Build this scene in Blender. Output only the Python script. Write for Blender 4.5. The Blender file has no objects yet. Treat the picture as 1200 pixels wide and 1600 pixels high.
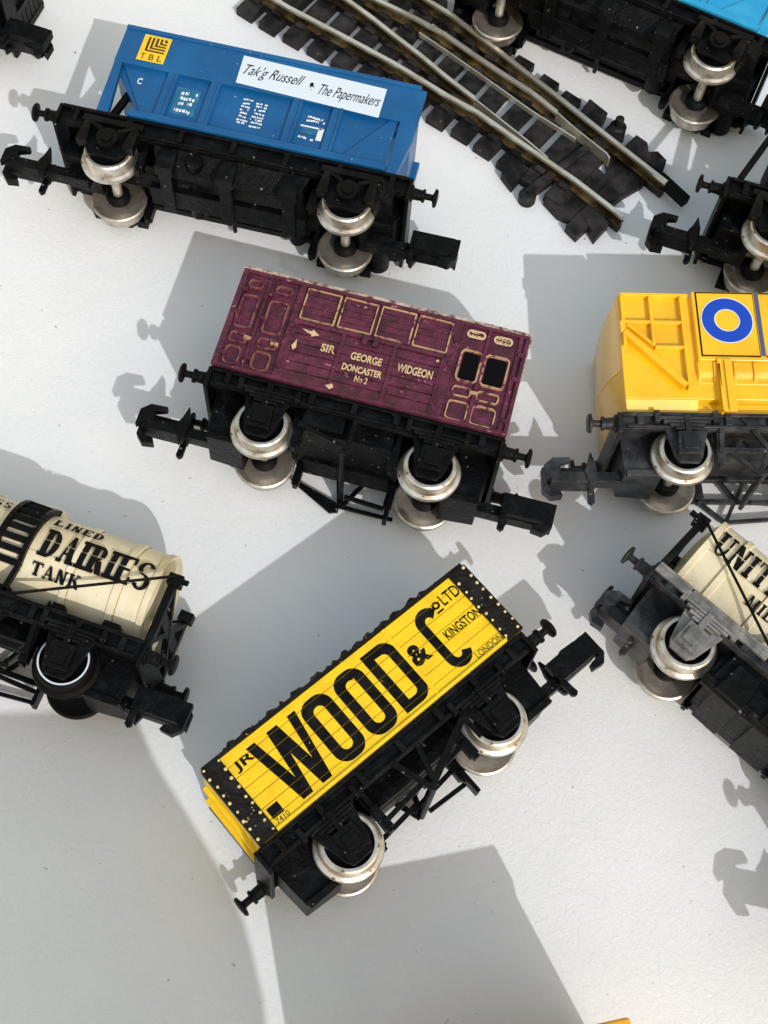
import bpy, bmesh, math, random
from mathutils import Vector, Matrix, Euler
random.seed(7)
S = 0.1                       # one Blender unit is 10 mm; every builder below works in mm
sc = bpy.context.scene

# ------------------------------------------------------------------ camera, light, exposure
F_PX, TILT, ROLL, DIST = 2085.0, math.radians(24), math.radians(6), 160.0
CAM = Vector((0, -DIST * math.sin(TILT), DIST * math.cos(TILT)))
CR = Matrix.Rotation(TILT, 3, 'X') @ Matrix.Rotation(ROLL, 3, 'Z')
cd = bpy.data.cameras.new('camera'); cam = bpy.data.objects.new('camera', cd)
sc.collection.objects.link(cam); sc.camera = cam
cam.location = CAM * S; cam.rotation_euler = CR.to_euler()
cd.sensor_fit = 'VERTICAL'; cd.sensor_height = 36; cd.lens = F_PX / 1600 * 36
cd.clip_start = 0.05; cd.clip_end = 2000

SUNV = Vector((0.60, -0.94, 0.98)).normalized()      # towards the sun
sun_el = math.asin(SUNV.z); sun_az = math.atan2(SUNV.x, SUNV.y)
w = bpy.data.worlds.new('World'); sc.world = w; w.use_nodes = True
nt = w.node_tree; nt.nodes.clear()
sky = nt.nodes.new('ShaderNodeTexSky'); sky.sky_type = 'NISHITA'; sky.sun_disc = False
sky.sun_elevation = sun_el; sky.sun_rotation = sun_az
sky.altitude = 0; sky.air_density = 5.0; sky.dust_density = 2.0; sky.ozone_density = 2.0
bg = nt.nodes.new('ShaderNodeBackground'); bg.inputs['Strength'].default_value = 0.15
wo = nt.nodes.new('ShaderNodeOutputWorld')
tn = nt.nodes.new('ShaderNodeMix'); tn.data_type = 'RGBA'; tn.blend_type = 'MULTIPLY'; tn.inputs[0].default_value = 1
tn.inputs[7].default_value = (.97, .935, 1.20, 1)      # white balance of the hazy sky
nt.links.new(sky.outputs[0], tn.inputs[6]); nt.links.new(tn.outputs[2], bg.inputs[0]); nt.links.new(bg.outputs[0], wo.inputs[0])
sl = bpy.data.lights.new('sun', 'SUN'); sl.energy = 1.8; sl.angle = math.radians(0.6); sl.color = (1.0, 0.985, 0.975)
so = bpy.data.objects.new('sun', sl); sc.collection.objects.link(so)
so.rotation_euler = SUNV.to_track_quat('Z', 'Y').to_euler(); so.location = (6, -9, 20)
sc.view_settings.view_transform = 'Standard'; sc.view_settings.look = 'None'
sc.view_settings.exposure = 0.20; sc.view_settings.gamma = 1.0; sc.view_settings.use_curve_mapping = False

# ------------------------------------------------------------------ materials
def mat(name, base, rough=0.45, metal=0.0, var=None, vscale=2.0, vlo=0.45, vhi=0.7, spec=0.5,
        specks=None, speck_at=0.66, speck_scale=9.0, bump=0.25, bscale=14.0, wave=None, coat=0.0, bdist=0.01):
    m = bpy.data.materials.new(name); m.use_nodes = True
    N = m.node_tree.nodes; L = m.node_tree.links; b = N['Principled BSDF']
    b.inputs['Roughness'].default_value = rough; b.inputs['Metallic'].default_value = metal
    b.inputs['Specular IOR Level'].default_value = spec
    b.inputs['Coat Weight'].default_value = coat; b.inputs['Coat Roughness'].default_value = 0.15
    tc = N.new('ShaderNodeTexCoord'); co = tc.outputs['Object']
    def noise(s, d=5, r=0.6):
        n = N.new('ShaderNodeTexNoise'); n.inputs['Scale'].default_value = s
        n.inputs['Detail'].default_value = d; n.inputs['Roughness'].default_value = r
        L.new(co, n.inputs['Vector']); return n.outputs['Fac']
    def ramp(src, a, c):
        r = N.new('ShaderNodeMapRange'); r.inputs['From Min'].default_value = a; r.inputs['From Max'].default_value = c
        L.new(src, r.inputs['Value']); return r.outputs[0]
    def mix(f, a, c):
        x = N.new('ShaderNodeMix'); x.data_type = 'RGBA'
        L.new(f, x.inputs[0])
        for sck, v in ((x.inputs[6], a), (x.inputs[7], c)):
            if isinstance(v, tuple): sck.default_value = (*v, 1)
            else: L.new(v, sck)
        return x.outputs[2]
    col = base
    if var: col = mix(ramp(noise(vscale), vlo, vhi), col, var)
    if specks: col = mix(ramp(noise(speck_scale, 3, 0.55), speck_at, speck_at + 0.03), col, specks)
    if isinstance(col, tuple): b.inputs['Base Color'].default_value = (*col, 1)
    else: L.new(col, b.inputs['Base Color'])
    rr = N.new('ShaderNodeMapRange'); rr.inputs['To Min'].default_value = max(0.05, rough - 0.12); rr.inputs['To Max'].default_value = min(1, rough + 0.15)
    L.new(noise(vscale * 2.3), rr.inputs['Value']); L.new(rr.outputs[0], b.inputs['Roughness'])
    if bump:
        bp = N.new('ShaderNodeBump'); bp.inputs['Strength'].default_value = bump; bp.inputs['Distance'].default_value = bdist
        L.new(noise(bscale, 6, 0.7), bp.inputs['Height']); L.new(bp.outputs[0], b.inputs['Normal'])
    return m

M = dict(
    paper=None,
    black=mat('black_plastic', (.0025, .0028, .0034), .32, spec=.11, var=(.010, .011, .013), vscale=5, vlo=.5, vhi=.72, specks=(.22, .22, .21), speck_at=.70, speck_scale=15, bump=.8, bscale=11, bdist=.03),  # grey specks are dust plus glints painted into the colour
    dusty=mat('dusty_highlit_plastic', (.012, .013, .016), .34, spec=.3, var=(.085, .088, .095), vscale=3.0, vlo=.42, vhi=.80, specks=(.35, .34, .32), speck_at=.72, speck_scale=15, bump=.6, bscale=9, bdist=.025),  # grey blotches mix dust with highlights painted into the colour
    greyed=mat('rubbed_grey_plastic', (.10, .105, .11), .42, var=(.30, .30, .295), vscale=4, vlo=.40, vhi=.70, specks=(.02, .02, .02), speck_at=.69, speck_scale=10, bump=.7, bscale=9, bdist=.03),
    chipped=mat('chipped_black_paint', (.003, .003, .004), .32, spec=.2, var=(.014, .014, .016), vscale=6, vlo=.5, vhi=.7, specks=(.60, .48, .16), speck_at=.705, speck_scale=20, bump=1.0, bscale=14, bdist=.03),
    deep=mat('matt_black', (.003, .003, .0035), .6, bump=.2, spec=.12),
    steel=mat('nickel_steel', (.78, .75, .69), .40, .88, var=(.40, .34, .26), vscale=5, vlo=.45, vhi=.72, specks=(.20, .14, .09), speck_at=.68, speck_scale=11, bump=.25, bscale=7),
    steel_old=mat('tarnished_steel', (.64, .60, .53), .40, .9, var=(.24, .18, .12), vscale=4, vlo=.4, vhi=.7, bump=.4, bscale=8),
    blue=mat('blue_paint', (.003, .085, .255), .34, var=(.006, .115, .32), vscale=1.6, specks=(.10, .28, .45), speck_at=.70, speck_scale=15, bump=.5, bscale=10),
    cyan=mat('sky_blue_paint', (.012, .30, .60), .36, var=(.03, .38, .68), vscale=2.2, bump=.3, bscale=10),
    maroon=mat('maroon_paint', (.050, .0038, .019), .50, var=(.125, .014, .052), vscale=7, vlo=.40, vhi=.66, specks=(.42, .16, .22), speck_at=.675, speck_scale=12, bump=1.0, bscale=12, bdist=.03),
    gold=mat('worn_gold_lining', (.44, .27, .16), .5, var=(.085, .009, .034), vscale=11, vlo=.50, vhi=.62, bump=.5),
    cream_letter=mat('cream_transfer', (.60, .44, .26), .5, var=(.16, .03, .05), vscale=15, vlo=.54, vhi=.70, bump=.2),
    roofw=mat('worn_pale_roof', (.60, .53, .45), .6, var=(.14, .04, .05), vscale=9, vlo=.42, vhi=.6, bump=.5),
    yellow=mat('yellow_paint', (.86, .60, .004), .42, var=(.80, .50, .003), vscale=4, specks=(.30, .15, .01), speck_at=.745, speck_scale=17, bump=.6, bscale=12, bdist=.02),
    amber=mat('amber_plastic', (.90, .54, .0025), .30, var=(.80, .42, .002), vscale=1.5, specks=(.30, .14, .01), speck_at=.76, speck_scale=20, bump=.2, bscale=9, coat=.7),
    orange=mat('orange_plastic', (.80, .38, .02), .35),
    ink=mat('black_transfer', (.003, .003, .003), .42, spec=.12, var=(.012, .012, .012), vscale=5, specks=(.72, .50, .02), speck_at=.72, speck_scale=15, bump=.4),
    inkt=mat('black_tank_transfer', (.004, .004, .004), .45, spec=.15, specks=(.5, .42, .25), speck_at=.74, speck_scale=16, bump=.3),
    rivet=mat('worn_rivet', (.70, .58, .30), .5, var=(.04, .03, .02), vscale=12, vlo=.55, vhi=.66, bump=0),
    royal=mat('royal_blue_transfer', (.002, .055, .50), .35, var=(.004, .07, .56), bump=.2),
    slate=mat('slate_blue_stripe', (.07, .09, .20), .4),
    white=mat('white_transfer', (.72, .78, .82), .5, var=(.3, .45, .6), vscale=14, vlo=.55, vhi=.75, bump=.2),
    label=mat('white_label', (.64, .74, .84), .38, bump=.15),
    logo=mat('yellow_label', (.85, .55, .02), .4, bump=.1),
    brown=mat('dark_brown_ink', (.055, .022, .010), .5),
    pale_blue=mat('pale_blue_panel', (.012, .12, .26), .4, var=(.04, .20, .34), vscale=9),
    cream=mat('cream_paint', (.80, .72, .52), .42, var=(.70, .58, .34), vscale=2.2, vlo=.42, vhi=.75, specks=(.30, .22, .08), speck_at=.735, speck_scale=14, bump=.5, bscale=10, bdist=.02),
    grime=mat('brown_seam', (.42, .30, .14), .6, var=(.6, .48, .28), vscale=6),
    hole_black=mat('dark_window', (.003, .002, .003), .3, bump=0, spec=.1),
    coal=mat('black_coal', (.004, .004, .005), .35, spec=.25, var=(.02, .02, .02), bump=1.0, bscale=8, bdist=.04),
    sleeper=mat('dark_sleeper_plastic', (.008, .0075, .008), .5, spec=.15, var=(.045, .040, .042), vscale=3, vlo=.42, vhi=.7, specks=(.22, .18, .14), speck_at=.745, speck_scale=12, bump=.5, bscale=8, bdist=.02),
    rail=mat('nickel_silver_rail', (.80, .77, .68), .34, .8, var=(.60, .53, .38), vscale=3, vlo=.45, vhi=.75, bump=.3, bscale=8),
    railside=mat('tarnished_rail_web', (.22, .16, .07), .42, .6, var=(.04, .028, .010), vscale=2.6, vlo=.38, vhi=.55, bump=.5, bscale=7),
    faded=mat('faded_gold_moulding', (.20, .075, .062), .5, var=(.075, .007, .028), vscale=9, vlo=.42, vhi=.58, bump=.5),
    card=mat('grey_card', (.35, .33, .30), .8),
)
# paper: white, fibrous, with a few dark flecks
def paper_mat():
    m = bpy.data.materials.new('white_paper'); m.use_nodes = True
    N = m.node_tree.nodes; L = m.node_tree.links; b = N['Principled BSDF']
    b.inputs['Roughness'].default_value = .62; b.inputs['Specular IOR Level'].default_value = .25
    tc = N.new('ShaderNodeTexCoord'); co = tc.outputs['Object']
    def noise(s, d=4, r=.6, dist=0):
        n = N.new('ShaderNodeTexNoise'); n.inputs['Scale'].default_value = s; n.inputs['Detail'].default_value = d
        n.inputs['Roughness'].default_value = r; n.inputs['Distortion'].default_value = dist
        L.new(co, n.inputs['Vector']); return n.outputs['Fac']
    def rng(src, a, c, lo=0, hi=1):
        r = N.new('ShaderNodeMapRange'); r.inputs[1].default_value = a; r.inputs[2].default_value = c
        r.inputs[3].default_value = lo; r.inputs[4].default_value = hi; L.new(src, r.inputs[0]); return r.outputs[0]
    def mix(f, a, c):
        x = N.new('ShaderNodeMix'); x.data_type = 'RGBA'; L.new(f, x.inputs[0])
        for sck, v in ((x.inputs[6], a), (x.inputs[7], c)):
            if isinstance(v, tuple): sck.default_value = (*v, 1)
            else: L.new(v, sck)
        return x.outputs[2]
    c1 = mix(rng(noise(.35, 3), .35, .65), (.755, .78, .805), (.80, .82, .84))
    c2 = mix(rng(noise(9, 2, .5), .735, .765), c1, (.45, .43, .41))
    L.new(c2, b.inputs['Base Color'])
    bp = N.new('ShaderNodeBump'); bp.inputs['Strength'].default_value = .7; bp.inputs['Distance'].default_value = .014
    L.new(noise(15, 7, .72, .8), bp.inputs['Height'])
    bp2 = N.new('ShaderNodeBump'); bp2.inputs['Strength'].default_value = .35; bp2.inputs['Distance'].default_value = .12
    L.new(noise(.5, 2, .5), bp2.inputs['Height']); L.new(bp.outputs[0], bp2.inputs['Normal'])
    L.new(bp2.outputs[0], b.inputs['Normal'])
    return m
M['paper'] = paper_mat()

# ------------------------------------------------------------------ mesh helpers
def pix(px, py, z):
    """point of the photograph at height z (mm) -> world mm"""
    d = CR @ Vector(((px - 600) / F_PX, -(py - 800) / F_PX, -1)); t = (z - CAM.z) / d.z
    return CAM + d * t

class MB:
    def __init__(s): s.bm = bmesh.new(); s.mi = 0
    def face(s, vs, mi=None):
        try: f = s.bm.faces.new(vs); f.material_index = s.mi if mi is None else mi; return f
        except ValueError: return None
    def box(s, x0, x1, y0, y1, z0, z1, taper=0):
        v = [s.bm.verts.new((x, y, z)) for z, t in ((z0, 0), (z1, taper)) for x, y in ((x0 + t, y0), (x1 - t, y0), (x1 - t, y1), (x0 + t, y1))]
        for f in ((3, 2, 1, 0), (4, 5, 6, 7), (0, 1, 5, 4), (1, 2, 6, 5), (2, 3, 7, 6), (3, 0, 4, 7)): s.face([v[i] for i in f])
        return s
    def prism(s, pts, y0, y1):
        """polygon in XZ (counter-clockwise seen from -Y), from y0 (near) to y1"""
        a = [s.bm.verts.new((x, y0, z)) for x, z in pts]; b = [s.bm.verts.new((x, y1, z)) for x, z in pts]; n = len(pts)
        s.face(a); s.face(b[::-1])
        for i in range(n): s.face([a[i], b[i], b[(i + 1) % n], a[(i + 1) % n]])
        return s
    def loft(s, A, B):
        a = [s.bm.verts.new(p) for p in A]; b = [s.bm.verts.new(p) for p in B]; n = len(A)
        s.face(a); s.face(b[::-1])
        for i in range(n): s.face([a[i], b[i], b[(i + 1) % n], a[(i + 1) % n]])
        return s
    def yzprism(s, pts, x0, x1):
        return s.loft([(x0, y, z) for y, z in pts], [(x1, y, z) for y, z in pts])
    def bar(s, p, q, w, h=None, side=(0, 1, 0)):
        p = Vector(p); q = Vector(q); d = (q - p).normalized(); h = h or w
        u = d.cross(Vector(side)).normalized() * h / 2; v = d.cross(u).normalized() * w / 2
        return s.loft([p + u + v, p - u + v, p - u - v, p + u - v], [q + u + v, q - u + v, q - u - v, q + u - v])
    def tube(s, p, q, r, n=12, r2=None):
        p = Vector(p); q = Vector(q); d = (q - p).normalized()
        u = d.orthogonal().normalized(); v = d.cross(u); r2 = r if r2 is None else r2
        R = lambda c, rr: [c + (u * math.cos(i * 2 * math.pi / n) + v * math.sin(i * 2 * math.pi / n)) * rr for i in range(n)]
        return s.loft(R(p, r), R(q, r2))
    def lathe(s, prof, axis='y', c=(0, 0, 0), n=40, mats=None):
        """prof: list of (r, t) along axis"""
        rings = []
        for r, t in prof:
            ring = []
            for i in range(n):
                a = i * 2 * math.pi / n; e, f = r * math.cos(a), r * math.sin(a)
                p = {'y': (e, t, f), 'x': (t, e, f), 'z': (e, f, t)}[axis]
                ring.append(s.bm.verts.new((p[0] + c[0], p[1] + c[1], p[2] + c[2])))
            rings.append(ring)
        for k in range(len(rings) - 1):
            for i in range(n):
                s.face([rings[k][i], rings[k][(i + 1) % n], rings[k + 1][(i + 1) % n], rings[k + 1][i]], mats[k] if mats else None)
        s.face(rings[0][::-1], mats[0] if mats else None); s.face(rings[-1], mats[-1] if mats else None)
        return s
    def build(s, name, mats, parent=None, bevel=0.0, seg=2, smooth=35, jitter=0.0):
        if jitter:
            for v in s.bm.verts: v.co += Vector([random.uniform(-jitter, jitter) for _ in range(3)])
        bmesh.ops.scale(s.bm, vec=(S, S, S), verts=s.bm.verts)
        bmesh.ops.recalc_face_normals(s.bm, faces=s.bm.faces)
        me = bpy.data.meshes.new(name); s.bm.to_mesh(me); s.bm.free()
        for m in (mats if isinstance(mats, (list, tuple)) else [mats]): me.materials.append(m)
        if smooth:
            me.polygons.foreach_set('use_smooth', [True] * len(me.polygons))
            me.set_sharp_from_angle(angle=math.radians(smooth))
        o = bpy.data.objects.new(name, me); sc.collection.objects.link(o); o.parent = parent
        if bevel:
            b = o.modifiers.new('edge', 'BEVEL'); b.width = bevel * S; b.segments = seg; b.limit_method = 'ANGLE'; b.angle_limit = math.radians(40)
            b.harden_normals = True
        return o

def thing(name, label, cat, group=None):
    o = bpy.data.objects.new(name, None); sc.collection.objects.link(o); o.empty_display_size = .2
    o['label'] = label; o['category'] = cat
    if group: o['group'] = group
    return o
def copy_tree(o, parent=None):
    c = o.copy(); sc.collection.objects.link(c); c.parent = parent
    for ch in list(o.children): copy_tree(ch, c)
    return c

# ---- lettering: glyph outlines fitted in a box of the side (u, z), floated 0.04 mm on the surface
def font_polys(text, shear=0.0, bold=0.0, space=1.0):
    cu = bpy.data.curves.new('t', 'FONT'); cu.body = text; cu.shear = shear; cu.offset = bold; cu.space_character = space
    cu.resolution_u = 5
    ob = bpy.data.objects.new('t', cu); sc.collection.objects.link(ob)
    dg = bpy.context.evaluated_depsgraph_get(); dg.update()
    me = bpy.data.meshes.new_from_object(ob.evaluated_get(dg))
    V = [(v.co.x, v.co.y) for v in me.vertices]; Fc = [list(p.vertices) for p in me.polygons]
    bpy.data.objects.remove(ob); bpy.data.curves.remove(cu); bpy.data.meshes.remove(me)
    return V, Fc
class Ink:
    """flat lettering in (u, z); y is filled in by a surface function"""
    def __init__(s): s.bm = bmesh.new()
    def add(s, V, Fc, box):
        xs = [v[0] for v in V]; ys = [v[1] for v in V]; x0, x1, y0, y1 = min(xs), max(xs), min(ys), max(ys)
        u0, u1, z0, z1 = box
        vv = [s.bm.verts.new((u0 + (x - x0) / (x1 - x0) * (u1 - u0), 0, z0 + (y - y0) / (y1 - y0) * (z1 - z0))) for x, y in V]
        for f in Fc:
            try: s.bm.faces.new([vv[i] for i in f])
            except ValueError: pass
        return s
    def text(s, t, box, **k): return s.add(*font_polys(t, **k), box)
    def poly(s, pts):
        s.bm.faces.new([s.bm.verts.new((x, 0, z)) for x, z in pts]); return s
    def rect(s, u0, u1, z0, z1): return s.poly([(u0, z0), (u1, z0), (u1, z1), (u0, z1)])
    def ring(s, outer, inner):
        a = [s.bm.verts.new((x, 0, z)) for x, z in outer]; b = [s.bm.verts.new((x, 0, z)) for x, z in inner]; n = len(a)
        for i in range(n): s.bm.faces.new([a[i], a[(i + 1) % n], b[(i + 1) % n], b[i]])
        return s
    def stroke(s, pts, w):
        for k in range(len(pts) - 1):
            p = Vector(pts[k]); q = Vector(pts[k + 1]); d = (q - p).normalized(); n = Vector((-d.y, d.x)) * w / 2; e = d * w * .18
            s.poly([tuple(p - e - n), tuple(q + e - n), tuple(q + e + n), tuple(p - e + n)])
        return s
    def cutz(s, zs, gap):
        bmesh.ops.triangulate(s.bm, faces=[f for f in s.bm.faces if len(f.verts) > 4])
        for z in zs:
            for zz in (z - gap / 2, z + gap / 2):
                g = s.bm.verts[:] + s.bm.edges[:] + s.bm.faces[:]
                bmesh.ops.bisect_plane(s.bm, geom=g, plane_co=(0, 0, zz), plane_no=(0, 0, 1), dist=1e-5)
            kill = [f for f in s.bm.faces if abs(f.calc_center_median().z - z) < gap / 2]
            bmesh.ops.delete(s.bm, geom=kill, context='FACES')
        return s
    def build(s, name, m, parent, yf, cuts=None):
        if cuts:                     # slice finely so that the sheet can follow a curved surface
            for z in cuts:
                g = s.bm.verts[:] + s.bm.edges[:] + s.bm.faces[:]
                bmesh.ops.bisect_plane(s.bm, geom=g, plane_co=(0, 0, z), plane_no=(0, 0, 1), dist=1e-5)
        for v in s.bm.verts: v.co.y = yf(v.co.x, v.co.z) if callable(yf) else yf
        for f in s.bm.faces:
            f.normal_update()
            if f.normal.y > 0: f.normal_flip()
        bmesh.ops.scale(s.bm, vec=(S, S, S), verts=s.bm.verts)
        me = bpy.data.meshes.new(name); s.bm.to_mesh(me); s.bm.free(); me.materials.append(m)
        o = bpy.data.objects.new(name, me); sc.collection.objects.link(o); o.parent = parent
        return o
def arc(cx, cz, rx, rz, a0, a1, n):
    return [(cx + rx * math.cos(math.radians(a0 + (a1 - a0) * i / n)), cz + rz * math.sin(math.radians(a0 + (a1 - a0) * i / n))) for i in range(n + 1)]
def stadium(u0, u1, z0, z1, r, n=6):
    return (arc(u1 - r, z0 + r, r, r, -90, 0, n) + arc(u1 - r, z1 - r, r, r, 0, 90, n) + arc(u0 + r, z1 - r, r, r, 90, 180, n) + arc(u0 + r, z0 + r, r, r, 180, 270, n))
def marks(ink, u0, u1, z0, z1, rows, seed):
    rd = random.Random(seed); h = (z1 - z0) / rows
    for r in range(rows):
        z = z1 - (r + .5) * h; u = u0 + rd.uniform(0, (u1 - u0) * .2); e = u1 - rd.uniform(0, (u1 - u0) * .2)
        z += rd.uniform(-.1, .1) * h
        while u < e:
            l = rd.uniform(.10, .42); z += rd.uniform(-.12, .12) * h
            if rd.random() > .12: ink.poly([(u, z - h * .24), (u + l, z - h * .30), (u + l * .94, z + h * .26), (u + .03, z + h * .2)])
            u += l + rd.uniform(-.02, .12)

# ------------------------------------------------------------------ shared wagon parts
def place(root, px1, px2, wb, roll=0.0, zc=8.0, shift=0.0, heading=None):
    """lie a wagon on its side so that its two near wheels stand where the photograph has them"""
    a = pix(*px1, 12); b = pix(*px2, 12); d = b - a
    h = math.atan2(d.y, d.x) if heading is None else math.radians(heading)
    u = Vector((math.cos(h), math.sin(h), 0)); v = Vector((-u.y, u.x, 0))
    c = (a + b) / 2 if shift == 0 else a + u * shift
    p = c - v * 3.0; p.z = zc
    root.rotation_mode = 'XYZ'; root.rotation_euler = (math.radians(-90 + roll), 0, h); root.location = p * S

MESH = {}
def part(key, name, parent, fn, loc=(0, 0, 0), mirror=False):
    """mesh built once per key, reused by later parts"""
    if key in MESH:
        src = MESH[key]; o = src.copy(); sc.collection.objects.link(o); o.parent = parent
        o.name = name
        for ch in src.children:
            c = ch.copy(); sc.collection.objects.link(c); c.parent = o
    else:
        o = fn(); o.parent = parent; MESH[key] = o
    o.location = Vector(loc) * S
    return o
def wheel_mesh(tread, disc, side, white=False, r=1.0):
    # side -1: near wheel (outer face towards -Y)
    prof = [(0.9, 3.75), (2.2, 3.95), (2.95, 3.72), (3.35, 3.66), (3.56, 3.80), (3.60, 3.98), (3.50, 4.22), (3.12, 4.40), (3.05, 4.7), (2.98, 5.85), (2.80, 6.0), (2.69, 6.0), (2.50, 6.0), (2.44, 5.9), (2.40, 5.35), (1.0, 5.2), (.9, 5.9), (0.5, 6.2), (.3, 6.6)]
    mats = [0] * 18
    for k in range(13, 18): mats[k] = 1
    if white: mats[11] = 2
    b = MB(); b.lathe([(a * r if a > 1.2 else a, t * side) for a, t in prof], 'y', n=56, mats=mats)
    return b.build('wheel', [M[tread], M[disc], M['label']], smooth=38)
def wheelset(root, x, style='bright'):
    st = {'bright': ('steel', 'steel_old', 'deep'), 'black': ('deep', 'deep', 'deep')}[style]
    def ax():
        b = MB(); b.tube((0, -6.6, 0), (0, 6.6, 0), .62, 16); b.lathe([(1.5, 3.6), (1.5, 2.9), (1.1, 2.6)], 'y', n=20); b.lathe([(1.5, -3.6), (1.5, -2.9), (1.1, -2.6)], 'y', n=20)
        b.bm.faces.ensure_lookup_table()
        for f in b.bm.faces:
            c = f.calc_center_median()
            if 2.5 < abs(c.y) < 3.7: f.material_index = 1
        o = b.build('wheelset', [M[st[0]], M['deep']])
        w1 = wheel_mesh(st[0], 'deep', -1, style == 'black'); w1.parent = o
        w2 = wheel_mesh(st[1], 'deep', 1); w2.parent = o
        return o
    o = part('ws' + style, 'wheelset', root, ax, (x, 0, 3.0))
    return o
def buffer_mesh(bk):
    b = MB()
    b.lathe([(1.05, 0), (1.05, .35), (.72, .5), (.66, 1.5), (.82, 1.55), (.82, 1.85), (.40, 1.95), (.40, 2.75), (.55, 2.85), (1.12, 3.0), (1.15, 3.2), (1.0, 3.38), (.5, 3.45)], 'x', n=20)
    return b.build('buffer', M[bk])
def coupling_mesh(bk):
    b = MB()
    b.box(-1.5, 1.4, -.9, .9, -.8, .9)                       # pocket end
    b.box(0, 9.2, -.75, 1.0, -.85, .45)                       # shank
    b.box(3.9, 9.3, -1.9, -.75, -.75, 1.75)                   # side box
    b.prism([(7.6, -1.9), (9.0, -2.1), (9.9, -1.2), (9.9, 1.75), (9.2, 1.75), (9.2, -.9), (8.9, -1.1), (7.9, -1.2)], -1.9, -.55)     # downturned hook
    b.prism([(8.0, .4), (9.9, -.85), (9.9, 1.2), (8.9, 2.1), (6.9, 2.2), (6.9, 1.75), (8.1, 1.3)], .2, 1.2)   # barb
    b.prism([(4.1, -1.6), (4.5, -1.9), (5.0, -.7), (5.3, 0.5), (4.9, 1.4), (4.5, 2.9), (3.9, 1.2), (3.8, .2)], .4, 1.3)   # pointed spike
    b.prism([(3.9, -2.5), (4.3, -2.8), (4.7, -2.5), (4.6, -.6), (3.9, -.6)], -1.5, -.8)  # trip pin
    return b.build('coupling', M[bk], bevel=.08, jitter=.03)
def couplings(root, Lh, bk, z=2.0, ext=0.0, ends=(1, -1)):
    for s in ends:
        o = part('cpl' + bk, 'coupling', root, lambda: coupling_mesh(bk), (s * (Lh - 2.0 + ext), 0, z))
        o.rotation_euler = (0, 0, 0 if s > 0 else math.pi)
def buffers(root, Lh, bk, z=6.7, y=5.9, skip=None):
    for s in (1, -1):
        for t in (1, -1):
            if (s, t) == skip: continue
            o = part('buf' + bk, 'buffer', root, lambda: buffer_mesh(bk), (s * (Lh - .1), t * y, z))
            o.rotation_euler = (0, 0, 0 if s > 0 else math.pi)
def guard_mesh(bk, kind):
    b = MB()
    if kind == 'leaf':
        b.prism([(-2.9, 7.0), (-1.6, 1.6), (-1.1, .9), (1.1, .9), (1.6, 1.6), (2.9, 7.0)], -.25, .25)
        b.box(-1.35, 1.35, -1.25, .3, 1.5, 4.3, .15); b.box(-.8, .8, -1.5, -1.2, 2.0, 3.6)
        for k in range(4): b.box(-3.3 + k * .65, 3.3 - k * .65, -1.0, -.3, 5.9 - k * .42, 6.25 - k * .42)
        b.box(-3.6, -3.0, -1.0, .1, 5.6, 7.0); b.box(3.0, 3.6, -1.0, .1, 5.6, 7.0); b.box(-.35, .35, -1.15, -.2, 4.2, 6.4)
    else:
        b.prism([(-3.4, 6.6), (-3.1, 2.8), (-1.8, 1.2), (1.8, 1.2), (3.1, 2.8), (3.4, 6.6)], -.3, .3)
        b.lathe([(1.35, -1.3), (1.35, 0)], 'y', (0, 0, 3.3), n=22); b.lathe([(.75, -1.55), (.75, -1.2)], 'y', (0, 0, 3.3), n=18)
        b.box(-3.6, -2.2, -1.3, .1, 2.2, 5.6, .3); b.box(2.2, 3.6, -1.3, .1, 2.2, 5.6, .3)
        b.bar((-3, -1.1, 5.4), (-1, -1.1, 4.3), .5); b.bar((3, -1.1, 5.4), (1, -1.1, 4.3), .5)
        b.box(-3.8, 3.8, -1.1, .1, 5.4, 6.2)
    return b.build('axle_guard', M[bk], bevel=.08, jitter=.03)
def guards(root, xs, bk, kind='leaf'):
    for x in xs:
        for t in (-1, 1):
            o = part('grd' + bk + kind, 'axle_guard', root, lambda: guard_mesh(bk, kind), (x, t * 6.75, 0))
            o.rotation_euler = (0, 0, 0 if t < 0 else math.pi)
def underframe(root, Lh, bk, wb, deep=True, z0=5.9, z1=7.9, end_block=True, eb=.9):
    b = MB()
    for t in (-1, 1):
        y = t * 6.9
        b.box(-Lh, Lh, min(y, y - t * .7), max(y, y - t * .7), z0, z1)
        b.box(-Lh, Lh, min(y, y + t * .55), max(y, y + t * .55), z1 - .45, z1 - .02)
        b.box(-Lh + .5, Lh - .5, min(y, y + t * .4), max(y, y + t * .4), z0 + .05, z0 + .4)
    b.box(-Lh + .2, Lh - .2, -6.2, 6.2, z1 - 1.1, z1 - .1)
    for s in (-1, 1):
        b.box(min(s * Lh, s * (Lh + .5)), max(s * Lh, s * (Lh + .5)), -7.3, 7.3, z0 - .6, z1)
        if end_block:
            b.prism(sorted([(s * (Lh - .3), 7.0), (s * (Lh - .8), eb + .3), (s * (Lh - 5.0), eb), (s * (Lh - 5.6), 7.0)], key=lambda p: 0) if s > 0 else
                    [(s * (Lh - .3), 7.0), (s * (Lh - 5.6), 7.0), (s * (Lh - 5.0), eb), (s * (Lh - .8), eb + .3)], -3.2, 3.2)
            b.box(min(s * (Lh - 5), s * (Lh - .9)), max(s * (Lh - 5), s * (Lh - .9)), -3.6, -2.9, eb - .1, eb + .7)
    if deep:
        b.box(-wb / 2 + 3.8, wb / 2 - 3.8, -3.0, 3.0, 4.0, 7.0)
        b.box(-Lh + 5, Lh - 5, -1.4, 1.4, 3.9, 7.0)
    for k in range(7):
        x = -Lh + 2 + k * (2 * Lh - 4) / 6
        b.box(x - .35, x + .35, -7.55, -6.9, z0 + .3, z1 - .3)
    return b.build('underframe', M[bk], root, bevel=.10, jitter=.02)
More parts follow.
